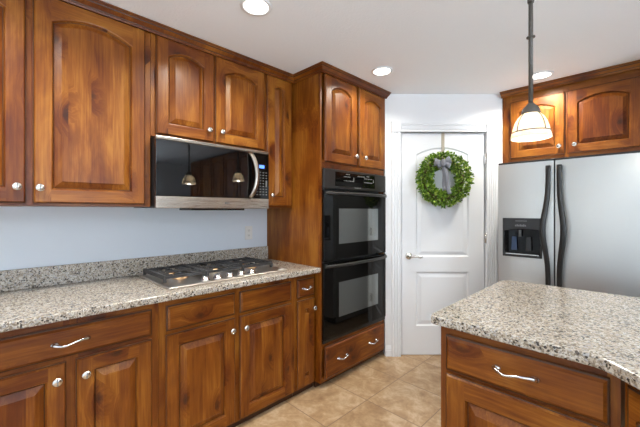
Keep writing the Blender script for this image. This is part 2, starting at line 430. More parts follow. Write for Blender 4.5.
struct(MB().box(U0-0.012, U1+0.012, 0.05, 0.09, 0.0, ZT+0.012).build('door_gap_shade', DARK)).matrix_world = Matrix.Translation(DO) @ Matrix.Rotation(DW, 4, 'Z')  # near-black sheet behind the slab, paints the shade in the door gaps
# ---- fluted casing with corner blocks
m = MB()
def flute_profile(w, n=4, t=0.02, d=0.007):
    P = [(0, 0), (0, -t)]
    e = 0.012; fw = (w-2*e)/n
    for i in range(n):
        a = e+i*fw
        for q in range(1, 6): P.append((a+fw*(0.12+0.76*(q-1)/4), -t + d*math.sin(PI*(q-1)/4)))
    P += [(w, -t), (w, 0)]; return P
CL0, CL1, CR0, CR1, HZ0, HZ1 = 0.660, U0-0.010, U1+0.010, 1.621, ZT+0.009, 2.145
for a, b in ((CL0, CL1), (CR0, CR1)):
    pr_ = flute_profile(b-a); m.prism([(a+x, y) for x, y in pr_], 0.0, HZ0)
pr_ = flute_profile(HZ1-HZ0-0.014)
m.prism([(y, HZ0+x) for x, y in pr_], CL1, CR0, 'yz')
m.box(CL1, CR0, -0.028, 0, HZ1-0.014, HZ1)
for a, b in ((CL0-0.006, CL1+0.002), (CR0-0.002, CR1+0.006)):
    m.box(a, b, -0.028, 0, HZ0-0.002, HZ1+0.006); m.box(a+0.014, b-0.014, -0.033, -0.028, HZ0+0.014, HZ1-0.012)
o = struct(m.build('trim_1', TRIMP)); o.location = DO; o.rotation_euler = (0, 0, DW)
m = MB()                                        # jamb edges
m.box(U0-0.012, U0-0.009, -0.001, 0.045, 0, ZT+0.012).box(U1+0.009, U1+0.012, -0.001, 0.045, 0, ZT+0.012).box(U0-0.009, U1+0.009, -0.001, 0.045, ZT+0.009, ZT+0.012)
o = struct(m.build('trim_2', TRIMP)); o.location = DO; o.rotation_euler = (0, 0, DW)
BBP = [(0, 0), (-0.014, 0), (-0.014, 0.055), (-0.011, 0.06), (-0.011, 0.072), (-0.006, 0.08), (-0.006, 0.09), (0, 0.094)]
o = struct(MB().prism(BBP, UL+0.006, CL0-0.002, 'yz').build('baseboard_pantry', TRIMP)); o.location = DO; o.rotation_euler = (0, 0, DW)

# ------------------------------------------------------------------ cabinet builders (local: x right, z up, -y out)
WOODM = [WV, WH, WP, WG]
def cab_door(parent, x0, x1, z0, z1, yb, arch=0.0, stile=0.062, name='door', rail=None):
    """raised panel door, back face at yb; its own object with origin in its lower left corner"""
    w, h = x1-x0, z1-z0; rl = rail or stile
    m = MB(); T = 0.021; n = 16 if arch else 4
    outer = [[(d, y, d), (w-d, y, d), (w-d, y, h-d), (d, y, h-d)] for d, y in ((0, 0), (0, -0.012), (0.003, -0.014), (0.008, -T))]
    lofted(m, outer, [0, 3, 0]); m.add(outer[0], [(0, 3, 2, 1)])
    X0, Z0, X1, Z1 = 0.008, 0.008, w-0.008, h-0.008
    A = (stile, w-stile, rl, h-rl, arch)
    framed(m, X0, X1, Z0, Z1, A[0], A[1], A[2], A[3], arch, -T, n)
    lo = [opening(*A, d, n, y) for d, y in ((0, -T), (0.003, -T+0.001), (0.009, -T+0.014), (0.0115, -T+0.015), (0.0125, -T+0.013), (0.040, -T+0.001), (0.042, -T-0.001))]
    lofted(m, lo, [0, 0, 3, 2, 2, 2]); m.add(lo[-1], [tuple(range(len(lo[-1])))], 2)
    o = m.build(name, WOODM, parent); o.location = (x0, yb, z0); return o
def drawer_front(parent, x0, x1, z0, z1, yb, name='drawer'):
    w, h = x1-x0, z1-z0; m = MB(); T = 0.021
    outer = [[(d, y, d), (w-d, y, d), (w-d, y, h-d), (d, y, h-d)] for d, y in ((0, 0), (0, -0.010), (0.003, -0.012), (0.006, -0.013), (0.015, -T))]
    lofted(m, outer, [1, 3, 3, 1]); m.add(outer[0], [(0, 3, 2, 1)], 1); m.add(outer[-1], [(0, 1, 2, 3)], 1)
    o = m.build(name, WOODM, parent); o.location = (x0, yb, z0); return o
def knob(parent, x, z, y=-0.021, r=0.0185):
    m = MB(); m.lathe([(0.009, 0), (0.007, 0.006), (0.006, 0.012), (0.012, 0.016), (r, 0.021), (r*0.96, 0.025), (r*0.6, 0.029), (0, 0.030)], (0, 0, 0), 18, 0, 'y', sx=1.0)
    m.box(-0.0018, 0.0018, -0.0315, -0.028, -r*0.75, r*0.75, 1)
    o = m.build('knob', [NICKEL, GREYP], parent); o.location = (x, y, z); return o
def pull(parent, x, z, y=-0.021, L=0.115):
    m = MB(); P = []; R = []; n = 14
    for i in range(n+1):
        t = i/n; xx = (t-0.5)*L
        b = math.sin(PI*t)
        P.append((xx, -0.006-0.026*min(1, b*1.35), 0.006*math.sin(2*PI*t)*-1))
        R.append(0.0048 + 0.0045*(abs(2*t-1)**3))
    m.tube(P, R, 10)
    for s in (-1, 1):
        m.loft([[(s*(L/2-0.006)+0.016*math.cos(2*PI*k/14)*q, -h, 0.0105*q*math.sin(2*PI*k/14)) for k in range(14)] for q, h in ((1, 0), (1, 0.004), (0.75, 0.009), (0.3, 0.012))])
    o = m.build('pull', CHROME, parent); o.location = (x, y, z); return o
def face_frame(parent, x0, x1, z0, z1, stiles, rails, y=0.0, t=0.019):
    """stiles: list of (xa,xb); rails: list of (xa,xb,za,zb); front at y"""
    m = MB()
    for a, b in stiles: m.box(a, b, y, y+t, z0, z1, 0)
    for a, b, c, d in rails: m.box(a, b, y, y+t, c, d, 1)
    return m.build('face_frame', WOODM, parent)
def carcass(parent, x0, x1, z0, z1, depth, y0=0.019):
    return MB().box(x0, x1, y0, depth, z0, z1).build('carcass', [WSIDE], parent)

# ---- upper cabinets on the left wall. root x = face-frame plane 0.38 ; doors reach x = 0.401
FX = 0.38
def upper(y0, y1, z0, z1, doors, knobs, label, arch=0.038, stile=0.062):
    r = root('upper_cabinet', (FX, y0, z0), LW, label, 'cabinet', 'wall cabinets on the left wall')
    w, h = y1-y0, z1-z0; dp = FX-XL-0.002
    carcass(r, 0.0, w, 0.0, h, dp)
    ds = [(a-y0, b-y0, c-z0, d-z0) for a, b, c, d in doors]
    st = [(0, ds[0][0]+0.012)] + [(ds[i][1]-0.012, ds[i+1][0]+0.012) for i in range(len(ds)-1)] + [(ds[-1][1]-0.012, w)]
    rl = []
    for a, b, c, d in ds: rl += [(a+0.012, b-0.012, 0, c+0.012), (a+0.012, b-0.012, d-0.012, h)]
    face_frame(r, 0, w, 0, h, st, rl)
    for (a, b, c, d), (ky, kz) in zip(ds, knobs):
        o = cab_door(r, a, b, c, d, 0.0, arch, stile)
        knob(o, ky-y0-a, kz-z0-c)
    return r
ZU = 2.378
upper(-0.40, 0.655, 1.36, ZU, [(-0.372, 0.114, 1.373, 2.369), (0.139, 0.624, 1.373, 2.369)], [(0.083, 1.448), (0.163, 1.446)], 'tall two-door wall cabinet left of the microwave', 0.052, 0.066)
upper(0.657, 1.462, 1.775, ZU, [(0.683, 1.046, 1.789, 2.369), (1.056, 1.45, 1.789, 2.369)], [(1.005, 1.862), (1.096, 1.864)], 'short two-door wall cabinet right above the microwave', 0.04, 0.066)
upper(1.464, 1.731, 1.36, ZU, [(1.474, 1.708, 1.373, 2.369)], [(1.508, 1.455)], 'narrow one-door wall cabinet between microwave and oven cabinet', 0.03, 0.066)

# ---- tall oven cabinet. face x = 0.70, side y = 1.735..2.565
TX, TY0, TY1 = 0.70, 1.735, 2.566
tr = root('oven_cabinet', (TX, TY0, 0), LW, 'floor-to-ceiling wooden cabinet holding the black double oven', 'cabinet')
tw = TY1-TY0; td = TX-XL-0.002
TB0, TB1, TT0 = 0.045, 0.334, 1.662
MB().box(0, 0.019, 0.02, td, 0.045, ZU).build('side_panel', WSIDE, tr)
MB().box(tw-0.019, tw, 0.02, td-0.06, 0.045, ZU).build('side_panel', WSIDE, tr)
MB().box(0.0195, tw-0.0195, 0.02, td, TT0+0.003, ZU).build('upper_box', WSIDE, tr)
MB().box(0.0195, tw-0.0195, 0.02, td, TB0, TB1-0.008).build('drawer_box', WSIDE, tr)
face_frame(tr, 0, tw, TB0, ZU, [(0, 0.018), (tw-0.008, tw)], [(0.018, tw-0.008, TT0, 1.722), (0.018, tw-0.008, 2.36, ZU), (0.43, 0.44, 1.722, 2.36), (0.018, tw-0.008, TB0, 0.085), (0.018, tw-0.008, 0.30, TB1)])
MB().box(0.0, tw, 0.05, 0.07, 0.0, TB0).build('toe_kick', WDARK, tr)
o = cab_door(tr, 1.771-TY0, 2.152-TY0, 1.708, 2.37, 0.0, 0.045, 0.066); knob(o, 2.121-1.771, 1.782-1.708)
o = cab_door(tr, 2.184-TY0, 2.562-TY0, 1.708, 2.37, 0.0, 0.045, 0.066); knob(o, 2.245-2.184, 1.784-1.708)
o = drawer_front(tr, 1.773-TY0, 2.556-TY0, 0.062, 0.312, 0.0); pull(o, 1.965-1.773, 0.188-0.062); pull(o, 2.368-1.773, 0.193-0.062)

# ---- double wall oven, its own thing inside the cabinet
ov = root('double_wall_oven', (TX, TY0+0.02, 0.34), LW, 'black double wall oven built into the tall wooden cabinet', 'oven')
OX0, OX1 = -0.002, 0.812
MB().box(0.004, 0.76, 0.022, 0.56, 0.0, 1.31).build('oven_body', BLKMAT, ov)
cp = MB().box(OX0, OX1, -0.02, 0.0, 1.165, 1.316).build('control_panel', PANELB, ov, 0.004)
MB().box(0.125, 0.64, -0.0215, -0.0195, 1.19, 1.300).build('display_glass', BLKGLASS, cp)
rg = random.Random(3)
for row, (xa, xb, z) in enumerate(((0.225, 0.30, 1.268), (0.225, 0.34, 1.236), (0.40, 0.50, 1.282), (0.49, 0.60, 1.268), (0.49, 0.60, 1.236), (0.25, 0.29, 1.288), (0.52, 0.56, 1.288))):
    x = xa; m = MB()
    while x < xb:
        ww = rg.uniform(0.006, 0.016); m.box(x, x+ww, -0.0222, -0.0214, z-0.0035, z+0.0035); x += ww+0.006
    m.build('printed_mark', MARK, cp)
for x in (0.345, 0.615): MB().box(x, x+0.007, -0.0222, -0.0214, 1.240, 1.268).build('printed_mark', MARK, cp)
m = MB(); x = 0.36
for i in range(9): m.box(x, x+0.0075, -0.0212, -0.0198, 1.180, 1.180+(0.008 if i % 4 else 0.011)); x += 0.0095
m.build('maker_mark', MARK, cp)
def oven_door(z0, z1, wz0, wz1):
    d = MB().box(OX0, OX1, -0.022, 0.018, z0, z1).build('oven_door', BLKGLASS, ov, 0.004)
    MB().box(0.165, 0.687, -0.0232, -0.0218, wz0, wz1).build('window', OVWIN, d)
    h = MB(); n = 16; P = []
    hz = z1 - 0.022
    for i in range(n+1):
        t = i/n; b = 1-(2*t-1)**2
        P.append((OX0+0.012+(OX1-OX0-0.024)*t, -0.030-0.040*b**0.6, hz))
    h.tube(P, 0.012, 10, 0, 0.85, (0, 0, 1))
    for s in (OX0+0.018, OX1-0.018): h.box(s-0.012, s+0.012, -0.034, -0.02, hz-0.013, hz+0.013)
    h.build('handle', HANDB, d)
    return d
oven_door(0.615, 1.152, 0.738, 1.014)
oven_door(0.028, 0.600, 0.168, 0.438)
MB().box(OX0, OX1, -0.014, 0.0, -0.002, 0.024).build('lower_vent_trim', BLKPL, ov, 0.002)

# ---- crown molding
CP = [(0.0, -0.055), (0.010, -0.055), (0.013, -0.045), (0.018, -0.043), (0.020, -0.036), (0.030, -0.028), (0.041, -0.018), (0.046, -0.017), (0.048, -0.008), (0.056, -0.004), (0.058, 0.0), (0.062, 0.001), (0.062, 0.008), (0.0, 0.008)]
CP = [(a*0.92, b*0.70) for a, b in CP]
CPM = {3: 1, 7: 1, 9: 1}   # outward, up
def sweep(path, outs, zt, name, label, close0=True):
    """path of (x,y) corners, outs = outward unit offset at each corner (already mitred)"""
    m = MB(); zt -= 0.0085
    loops = [[(p[0]+o[0]*a, p[1]+o[1]*a, zt+b) for a, b in CP] for p, o in zip(path, outs)]
    n = len(CP)
    for k in range(len(loops)-1):
        for i in range(n): m.add(loops[k]+loops[k+1], [(i, (i+1) % n, n+(i+1) % n, n+i)], CPM.get(i, 0))
    m.add(loops[0], [tuple(range(n))]); m.add(loops[-1], [tuple(range(n))])
    return tag(m.build(name, [WV2 if path[0][0] == path[1][0] else WH, WG]), label, 'molding')
sweep([(FX+0.022, -0.40), (FX+0.022, TY0-0.002), (TX+0.024, TY0-0.002), (TX+0.024, TY1+0.0)],
      [(1, 0), (1, -1), (1, -1), (1, 0)], HC, 'crown_molding', 'dark wooden crown molding running along the left wall cabinets and oven cabinet')

# ---- base cabinets
BX = 0.64; ZB0, ZB1 = 0.04, 0.878
def base(y0, y1, drawers, doors, label, pulls=(), knobs=()):
    r = root('base_cabinet', (BX, y0, 0), LW, label, 'cabinet', 'base cabinets under the left counter')
    w = y1-y0; dp = BX-XL-0.002
    carcass(r, 0, w, ZB0, ZB1, dp)
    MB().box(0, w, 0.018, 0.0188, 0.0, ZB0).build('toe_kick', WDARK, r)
    cuts = sorted((a-y0, b-y0) for a, b, c, d in doors)
    st = [(0, cuts[0][0]+0.010)] + [(cuts[i][1]-0.010, cuts[i+1][0]+0.010) for i in range(len(cuts)-1)] + [(cuts[-1][1]-0.010, w)]
    rl = []
    for a, b in cuts: rl += [(a+0.010, b-0.010, ZB0, 0.07), (a+0.010, b-0.010, 0.675, 0.712), (a+0.010, b-0.010, 0.826, ZB1)]
    face_frame(r, 0, w, ZB0, ZB1, st, rl)
    for i, (a, b, c, d) in enumerate(drawers):
        o = drawer_front(r, a-y0, b-y0, c, d, 0.0)
        if i < len(pulls): pull(o, pulls[i][0]-a, pulls[i][1]-c, L=pulls[i][2])
    for (a, b, c, d), (ky, kz) in zip(doors, knobs):
        o = cab_door(r, a-y0, b-y0, c, d, 0.0, 0.0, 0.062); knob(o, ky-a, kz-c)
    return r
base(-0.13, 0.61, [(-0.085, 0.577, 0.706, 0.838)], [(-0.085, 0.230, 0.055, 0.686), (0.264, 0.577, 0.055, 0.686)],
     'base cabinet with one wide drawer left of the cooktop', [(0.246, 0.771, 0.125)], [(0.197, 0.618), (0.298, 0.614)])
base(0.612, 1.53, [(0.648, 1.05, 0.706, 0.838), (1.083, 1.495, 0.706, 0.838)], [(0.645, 1.05, 0.055, 0.686), (1.083, 1.495, 0.055, 0.686)],
     'base cabinet with two false drawers directly under the gas cooktop', [], [(1.022, 0.618), (1.115, 0.614)])
base(1.532, 1.731, [(1.552, 1.722, 0.706, 0.838)], [(1.552, 1.722, 0.055, 0.686)],
     'narrow base cabinet beside the tall oven cabinet', [(1.637, 0.774, 0.085)], [(1.703, 0.615)])

# ---- left counter, backsplash
m = MB().prism([(XL+0.001, -0.13), (0.712, -0.13), (0.712, 1.7335), (XL+0.001, 1.7335)], 0.8785, 0.914)
tag(m.build('countertop', GRAN, None, 0.006, bseg=3), 'long speckled granite countertop along the left wall', 'countertop')
m = MB().box(XL+0.001, 0.052, -0.13, 1.7335, 0.9145, 1.024)
tag(m.build('backsplash', GRAN, None, 0.003), 'low granite backsplash strip at the back of the left counter', 'backsplash')
m = MB().box(XL+0.001, 0.05, 1.716, 1.7335, 1.0245, 1.3595)

# ---- outlet
ol = root('wall_outlet', (XL, 1.545, 1.15), LW, 'white duplex outlet on the wall right of the cooktop', 'outlet')
MB().box(-0.036, 0.036, -0.006, 0.0, -0.057, 0.057).build('cover_plate', WHITEPL, ol, 0.003)
for z in (-0.021, 0.021):
    s = MB().box(-0.016, 0.016, -0.008, -0.0055, z-0.014, z+0.014).build('socket', WHITEPL, ol, 0.003)
    MB().box(-0.008, -0.006, -0.0084, -0.0078, z-0.004, z+0.006).box(0.006, 0.008, -0.0084, -0.0078, z-0.004, z+0.006).box(-0.002, 0.002, -0.0084, -0.0078, z-0.010, z-0.006).build('slots', DARK, s)

# ---- gas cooktop: local x along the wall, -y to the front
CX, CY0, CY1 = 0.635, 0.668, 1.478
ck = root('gas_cooktop', (CX, CY0, 0.9145), LW, 'stainless gas cooktop with black grates set on the granite counter', 'cooktop')
cw, cd = CY1-CY0, CX-0.115
m = MB().prism([(0, 0), (cw, 0), (cw, cd), (0, cd)], 0.0, 0.012); m.build('steel_tray', COOKST, ck, 0.005, bseg=3)
GY0 = 0.142                                   # grates start this far behind the front edge
for gi in range(3):
    a = 0.022 + gi*(cw-0.044)/3; b = a + (cw-0.044)/3 - 0.004
    g = MB(); y0, y1 = GY0, cd-0.02; z0, z1 = 0.026, 0.048
    for xa in (a, b-0.016): g.box(xa, xa+0.016, y0, y1, z0+0.007, z1)
    for ya in (y0, y1-0.016): g.box(a+0.016, b-0.016, ya, ya+0.016, z0+0.007, z1)
    nb = 6
    for i in range(1, nb):                    # fingers
        ya = y0 + (y1-y0)*i/nb - 0.005
        g.box(a+0.016, a+0.072, ya, ya+0.009, z0+0.008, z1); g.box(b-0.072, b-0.016, ya, ya+0.009, z0+0.008, z1)
    xm = (a+b)/2
    g.box(xm-0.005, xm+0.005, y0+0.016, y0+0.10, z0+0.008, z1); g.box(xm-0.005, xm+0.005, y1-0.10, y1-0.016, z0+0.008, z1); g.box(xm-0.05, xm+0.05, (y0+y1)/2-0.006, (y0+y1)/2+0.006, z0+0.008, z1)
    if gi != 1:
        for xa in (a, b-0.016):
            for i in range(10):               # notched outer rail
                ya = y0+(y1-y0)*(i+0.2)/10; g.box(xa-0.001, xa+0.017, ya, ya+0.018, z1, z1+0.006)
    for xa, ya in ((a, y0), (b-0.016, y0), (a, y1-0.016), (b-0.016, y1-0.016)): g.box(xa, xa+0.016, ya, ya+0.016, 0.0122, z0+0.007)
    g.build('grate', IRON, ck, 0.002, bseg=1)
for x, y, r in ((0.15, 0.235, 0.036), (0.15, 0.41, 0.028), (cw/2, 0.32, 0.048), (cw-0.15, 0.235, 0.03), (cw-0.15, 0.41, 0.036)):
    bu = MB(); bu.lathe([(r*1.35, 0), (r*1.3, 0.006), (r, 0.012), (r, 0.018), (r*0.4, 0.018)], (x, y, 0.0122), 20)
    bu = bu.build('burner', BRASS, ck)
    MB().lathe([(r*0.9, 0.0182), (r*0.92, 0.022), (r*0.8, 0.026), (0, 0.027)], (x, y, 0.0122), 20).build('burner_cap', BLKMAT, bu)
for y in (0.895, 0.975, 1.055, 1.135, 1.215):
    kx = y-CY0
    kn = MB(); kn.lathe([(0.027, 0), (0.027, 0.005), (0.021, 0.007), (0.018, 0.022), (0.014, 0.026), (0, 0.026)], (kx, 0.055, 0.0122), 20)
    kn.box(kx-0.0025, kx+0.0025, 0.037, 0.063, 0.038, 0.041, 1)
    kn.build('control_knob', [CHROME, BLKMAT], ck)
MB().box(cw-0.062, cw-0.02, 0.012, 0.034, 0.0121, 0.0135).build('white_sticker', WHITEPL, ck)

# ---- over-the-range microwave
MX = 0.45; MY0, MY1, MZ0, MZ1 = 0.662, 1.446, 1.352, 1.769
mw = root('microwave', (MX, MY0, MZ0), LW, 'stainless and black over-range microwave hung above the cooktop', 'microwave')
w, h = MY1-MY0, MZ1-MZ0
MB().box(0.002, w-0.002, 0.021, MX-XL-0.003, 0.004, h-0.002).build('microwave_body', BLKMAT, mw, 0.003)
MB().box(0, w, -0.004, 0.02, h-0.020, h).build('top_trim', STEEL, mw, 0.003)
MB().box(0, w, -0.004, 0.02, 0.0, 0.070).build('bottom_trim', STEEL, mw, 0.003)
XD = 0.655
d = MB().box(0, XD, -0.004, 0.02, 0.072, h-0.022).build('microwave_door', MWGLASS, mw, 0.002)
hd = MB(); P = []
for i in range(15):
    t = i/14; bb = 1-(2*t-1)**2
    P.append((0.623+0.030*bb, -0.010-0.040*bb**0.7, 0.078+(h-0.104)*t))
hd.tube(P, 0.016, 12, 0, 0.62, (1, 0, 0)); hd.build('handle', STEEL, d)
cpn = MB().box(XD+0.002, w, -0.004, 0.02, 0.072, h-0.022).build('keypad_panel', BLKGLASS, mw, 0.002)
MB().box(XD+0.045, XD+0.088, -0.0052, -0.0038, 0.292, 0.314).build('clock_display', BLUELED, cpn)
m = MB()
for r_ in range(9):
    for c_ in range(4):
        m.box(XD+0.022+c_*0.026, XD+0.034+c_*0.026, -0.0048, -0.0039, 0.098+r_*0.020, 0.104+r_*0.020)
m.build('key_marks', MARKD, cpn)
MB().box(XD+0.100, XD+0.114, -0.0049, -0.0038, 0.165, 0.205).build('start_key', MARKD, cpn)
m = MB()
for i, ww in enumerate((0.010, 0.006, 0.006)): m.box(0.43+i*0.013, 0.43+i*0.013+ww, -0.0048, -0.0038, 0.030, 0.042)
m.build('maker_mark', GREYP, mw)
MB().box(0.22, 0.60, 0.03, 0.22, -0.012, 0.003).build('vent_grille', BLKPL, mw, 0.003)

# ------------------------------------------------------------------ refrigerator wall
RY = 2.80; RX0, RX1 = 1.60, 2.51; RZ = 1.695
rf = root('refrigerator', (RX0, RY, 0), 0, 'stainless side-by-side refrigerator with ice dispenser behind the island', 'refrigerator')
w = RX1-RX0; SP = 0.362
MB().box(0.004, w-0.004, 0.062, 0.78, 0.02, RZ-0.012).build('refrigerator_body', FRSIDE, rf, 0.004)
def fdoor(x0, x1, name, hole=None):
    m = MB(); z0, z1 = 0.09, RZ-0.004
    n = 8; pro = []
    for i in range(n+1):
        t = i/n; pro.append((x0+(x1-x0)*t, -0.012*(1-(2*t-1)**2)))
    if hole is None:
        m.prism(pro + [(x1, 0.055), (x0, 0.055)], z0, z1)
    else:
        hx0, hx1, hz0, hz1 = hole
        m.prism(pro + [(x1, 0.055), (x0, 0.055)], z0, hz0); m.prism(pro + [(x1, 0.055), (x0, 0.055)], hz1, z1)
        def yy(x): t = (x-x0)/(x1-x0); return -0.012*(1-(2*t-1)**2)
        m.prism([(x0, 0.0), (hx0, yy(hx0)), (hx0, 0.055), (x0, 0.055)], hz0, hz1)
        m.prism([(hx1, yy(hx1)), (x1, 0.0), (x1, 0.055), (hx1, 0.055)], hz0, hz1)
    return m.build(name, FRST, rf)
DH = (0.036, 0.292, 0.992, 1.282)
fl = fdoor(0.0, SP-0.003, 'freezer_door', DH)
fr = fdoor(SP+0.006, w, 'refrigerator_door')
MB().box(SP-0.003, SP+0.006, 0.02, 0.055, 0.09, RZ-0.004).build('door_seal', DARK, rf)
MB().box(0.01, w-0.01, 0.03, 0.06, 0.02, 0.088).build('base_grille', BLKPL, rf)
MB().box(0.0, w, 0.005, 0.3, RZ-0.0035, RZ+0.012).build('hinge_cover', BLKMAT, rf, 0.003)
def bowed(x, sgn, par):
    h = MB(); P = []; R = []
    for i in range(31):
        z = 0.62+(1.655-0.62)*i/30
        t = (z-1.20)/0.20; bb = math.exp(-t*t*1.3)
        P.append((x+sgn*0.028*bb*1.0, -0.035-0.028*bb, z)); R.append(0.0155+0.003*bb)
    h.tube(P, R, 12, 0, 0.8, (1, 0, 0))
    for z in (0.63, 1.64): h.box(x-0.013, x+0.013, -0.04, -0.004, z-0.02, z+0.012)
    h.build('handle', HANDB, par)
bowed(SP-0.030, -1, fl); bowed(SP+0.034, 1, fr)
# ice and water dispenser in the freezer door
dp = MB()
a, b, z0, z1 = DH
dp.box(a, b, 0.044, 0.054, z0, z1, 1)                      # back of the recess
dp.box(a, a+0.012, -0.016, 0.044, z0, z1, 0).box(b-0.012, b, -0.016, 0.044, z0, z1, 0)
dp.box(a+0.012, b-0.012, -0.018, 0.044, z0, z0+0.018, 0)
top = [(a+0.012+(b-a-0.024)*i/10, z1-0.085-0.006*(2*i/10-1)**2*2+0.012*(i/10)) for i in range(11)]
dp.prism(top + [(b-0.012, z1), (a+0.012, z1)], -0.018, 0.044, 'xz', 0)
dpo = dp.build('dispenser', [DISPG, BLKGLASS], fl, 0.002)
m = MB(); x = 0.125
for i in range(10): m.box(x, x+0.0055, -0.0188, -0.0178, z1-0.024, z1-0.018); x += 0.0075
m.build('maker_mark', MARKD, dpo)
m = MB(); x = 0.122
for i in range(7): m.box(x, x+0.008, -0.0188, -0.0178, z1-0.062, z1-0.050+0.004*(i % 2)); x += 0.0105
m.build('emblem', MARKD, dpo)
for x, mt in ((0.105, BLUEPAD), (0.20, BLKPL)):
    p = MB(); p.prism([(x-0.02, z0+0.045), (x+0.02, z0+0.045), (x+0.016, z0+0.15), (x-0.016, z0+0.15)], 0.022, 0.030, 'xz'); p.build('paddle', mt, dpo, 0.003)
MB().tube([(0.145, 0.02, z1-0.09), (0.145, 0.02, z1-0.14)], 0.01, 10).build('spout', GREYP, dpo)
MB().box(a+0.02, b-0.02, -0.012, 0.04, z0+0.0185, z0+0.024).build('drip_tray', NICKEL, dpo)

# ---- tall cabinets added on the same wall to darken the microwave's reflection
pcb = root('added_dark_cabinet', (2.56, 3.04, 0), 0, 'added tall wooden cabinet out of view that darkens the microwave reflection', 'cabinet')
MB().box(0, 2.9, 0.0, YF-3.04-0.002, 0.0, ZU-0.01).build('carcass', WSIDE, pcb)
for i in range(6):
    cab_door(pcb, 0.02+i*0.477, 0.47+i*0.477, 0.10, 1.36, -0.001, 0.0, 0.062); cab_door(pcb, 0.02+i*0.477, 0.47+i*0.477, 1.38, 2.34, -0.001, 0.04, 0.062)

# ---- cabinet over the refrigerator
GX0, GX1, GY, GZ = 1.480, 2.47, 3.332, 1.775
gc = root('refrigerator_cabinet', (GX0, GY, GZ), 0, 'two-door wooden cabinet mounted above the stainless refrigerator', 'cabinet')
w, h = GX1-GX0, ZU-GZ
carcass(gc, 0, w, 0, h, YF-GY-0.002)
dl = [(1.545, 1.946, 1.803, 2.312), (1.962, 2.40, 1.803, 2.312)]
ds = [(a-GX0, b-GX0, c-GZ, d-GZ) for a, b, c, d in dl]
face_frame(gc, 0, w, 0, h, [(0, ds[0][0]+.012), (ds[0][1]-.012, ds[1][0]+.012), (ds[1][1]-.012, w)],
           [(q[0]+.012, q[1]-.012, 0, q[2]+.012) for q in ds] + [(q[0]+.012, q[1]-.012, q[3]-.012, h) for q in ds])
for q, kx in zip(ds, (0.365, 0.05)):
    o = cab_door(gc, *q, 0.0, 0.045, 0.062); knob(o, kx, 0.066)
sweep([(GX0-0.002, GY-0.0235), (GX1, GY-0.0235)], [(0, -1), (0, -1)], HC, 'crown_molding', 'dark wooden crown molding above the refrigerator cabinet')

# ------------------------------------------------------------------ island
def fillet(poly, rads, n=5):
    out = []
    for i, p in enumerate(poly):
        r = rads[i]; P = Vector(p)
        if r <= 0: out.append(tuple(p)); continue
        A = (Vector(poly[i-1])-P).normalized(); B = (Vector(poly[(i+1) % len(poly)])-P).normalized()
        for k in range(n+1):
            t = k/n; a = P+A*r; b = P+B*r
            out.append(tuple(a*(1-t)**2 + P*2*t*(1-t) + b*t*t))
    return out
IT = fillet([(1.797, 1.262), (2.335, 1.248), (2.62, 0.965), (3.45, 0.965), (3.45, 2.24), (1.797, 2.24)], [0.03, 0.035, 0.05, 0.03, 0.03, 0.07])
m = MB().prism(IT, 0.8785, 0.914)
tag(m.build('island_countertop', GRAN, None, 0.006, bseg=3), 'speckled granite island top in the right foreground', 'countertop')
IX0, IY = 1.832, 1.300
ic = root('island_cabinet', (IX0, IY, 0), 0, 'wooden island cabinet with wide drawer over panelled door, right foreground', 'cabinet', 'island cabinets')
IW = 2.375-IX0
MB().box(0.0, IW, 0.019, 0.90, 0.06, 0.878).build('carcass', WSIDE, ic)
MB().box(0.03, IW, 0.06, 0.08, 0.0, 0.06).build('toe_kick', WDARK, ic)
face_frame(ic, 0, IW, 0.06, 0.878, [(0, 0.035), (IW-0.03, IW)], [(0.035, IW-0.03, 0.06, 0.10), (0.035, IW-0.03, 0.685, 0.715), (0.035, IW-0.03, 0.832, 0.878)])
o = drawer_front(ic, 1.857-IX0, 2.352-IX0, 0.703, 0.842, 0.0); pull(o, 2.106-1.857, 0.777-0.703, L=0.13)
o = cab_door(ic, 1.857-IX0, 2.352-IX0, 0.09, 0.690, 0.0, 0.0, 0.075)
# angled unit at the near corner
ia = root('island_cabinet', (2.384, 1.298, 0), -PI/4, 'angled wooden island cabinet at the right edge of the photo', 'cabinet', 'island cabinets')
MB().box(0.0, 0.34, 0.019, 0.16, 0.06, 0.878).build('carcass', WSIDE, ia)
MB().box(0.02, 0.34, 0.05, 0.07, 0.0, 0.06).build('toe_kick', WDARK, ia)
face_frame(ia, 0, 0.34, 0.06, 0.878, [(0, 0.03), (0.31, 0.34)], [(0.03, 0.31, 0.06, 0.10), (0.03, 0.31, 0.685, 0.715), (0.03, 0.31, 0.832, 0.878)])
o = drawer_front(ia, 0.018, 0.322, 0.703, 0.842, 0.0); pull(o, 0.115, 0.062, L=0.12)
o = cab_door(ia, 0.018, 0.322, 0.09, 0.690, 0.0, 0.0, 0.062)
m = MB().box(2.80, 3.40, 1.02, 2.20, 0.0, 0.878); ib = m.build('island_cabinet', WSIDE)
tag(ib, 'plain wooden island cabinet end beyond the right edge', 'cabinet', 'island cabinets')

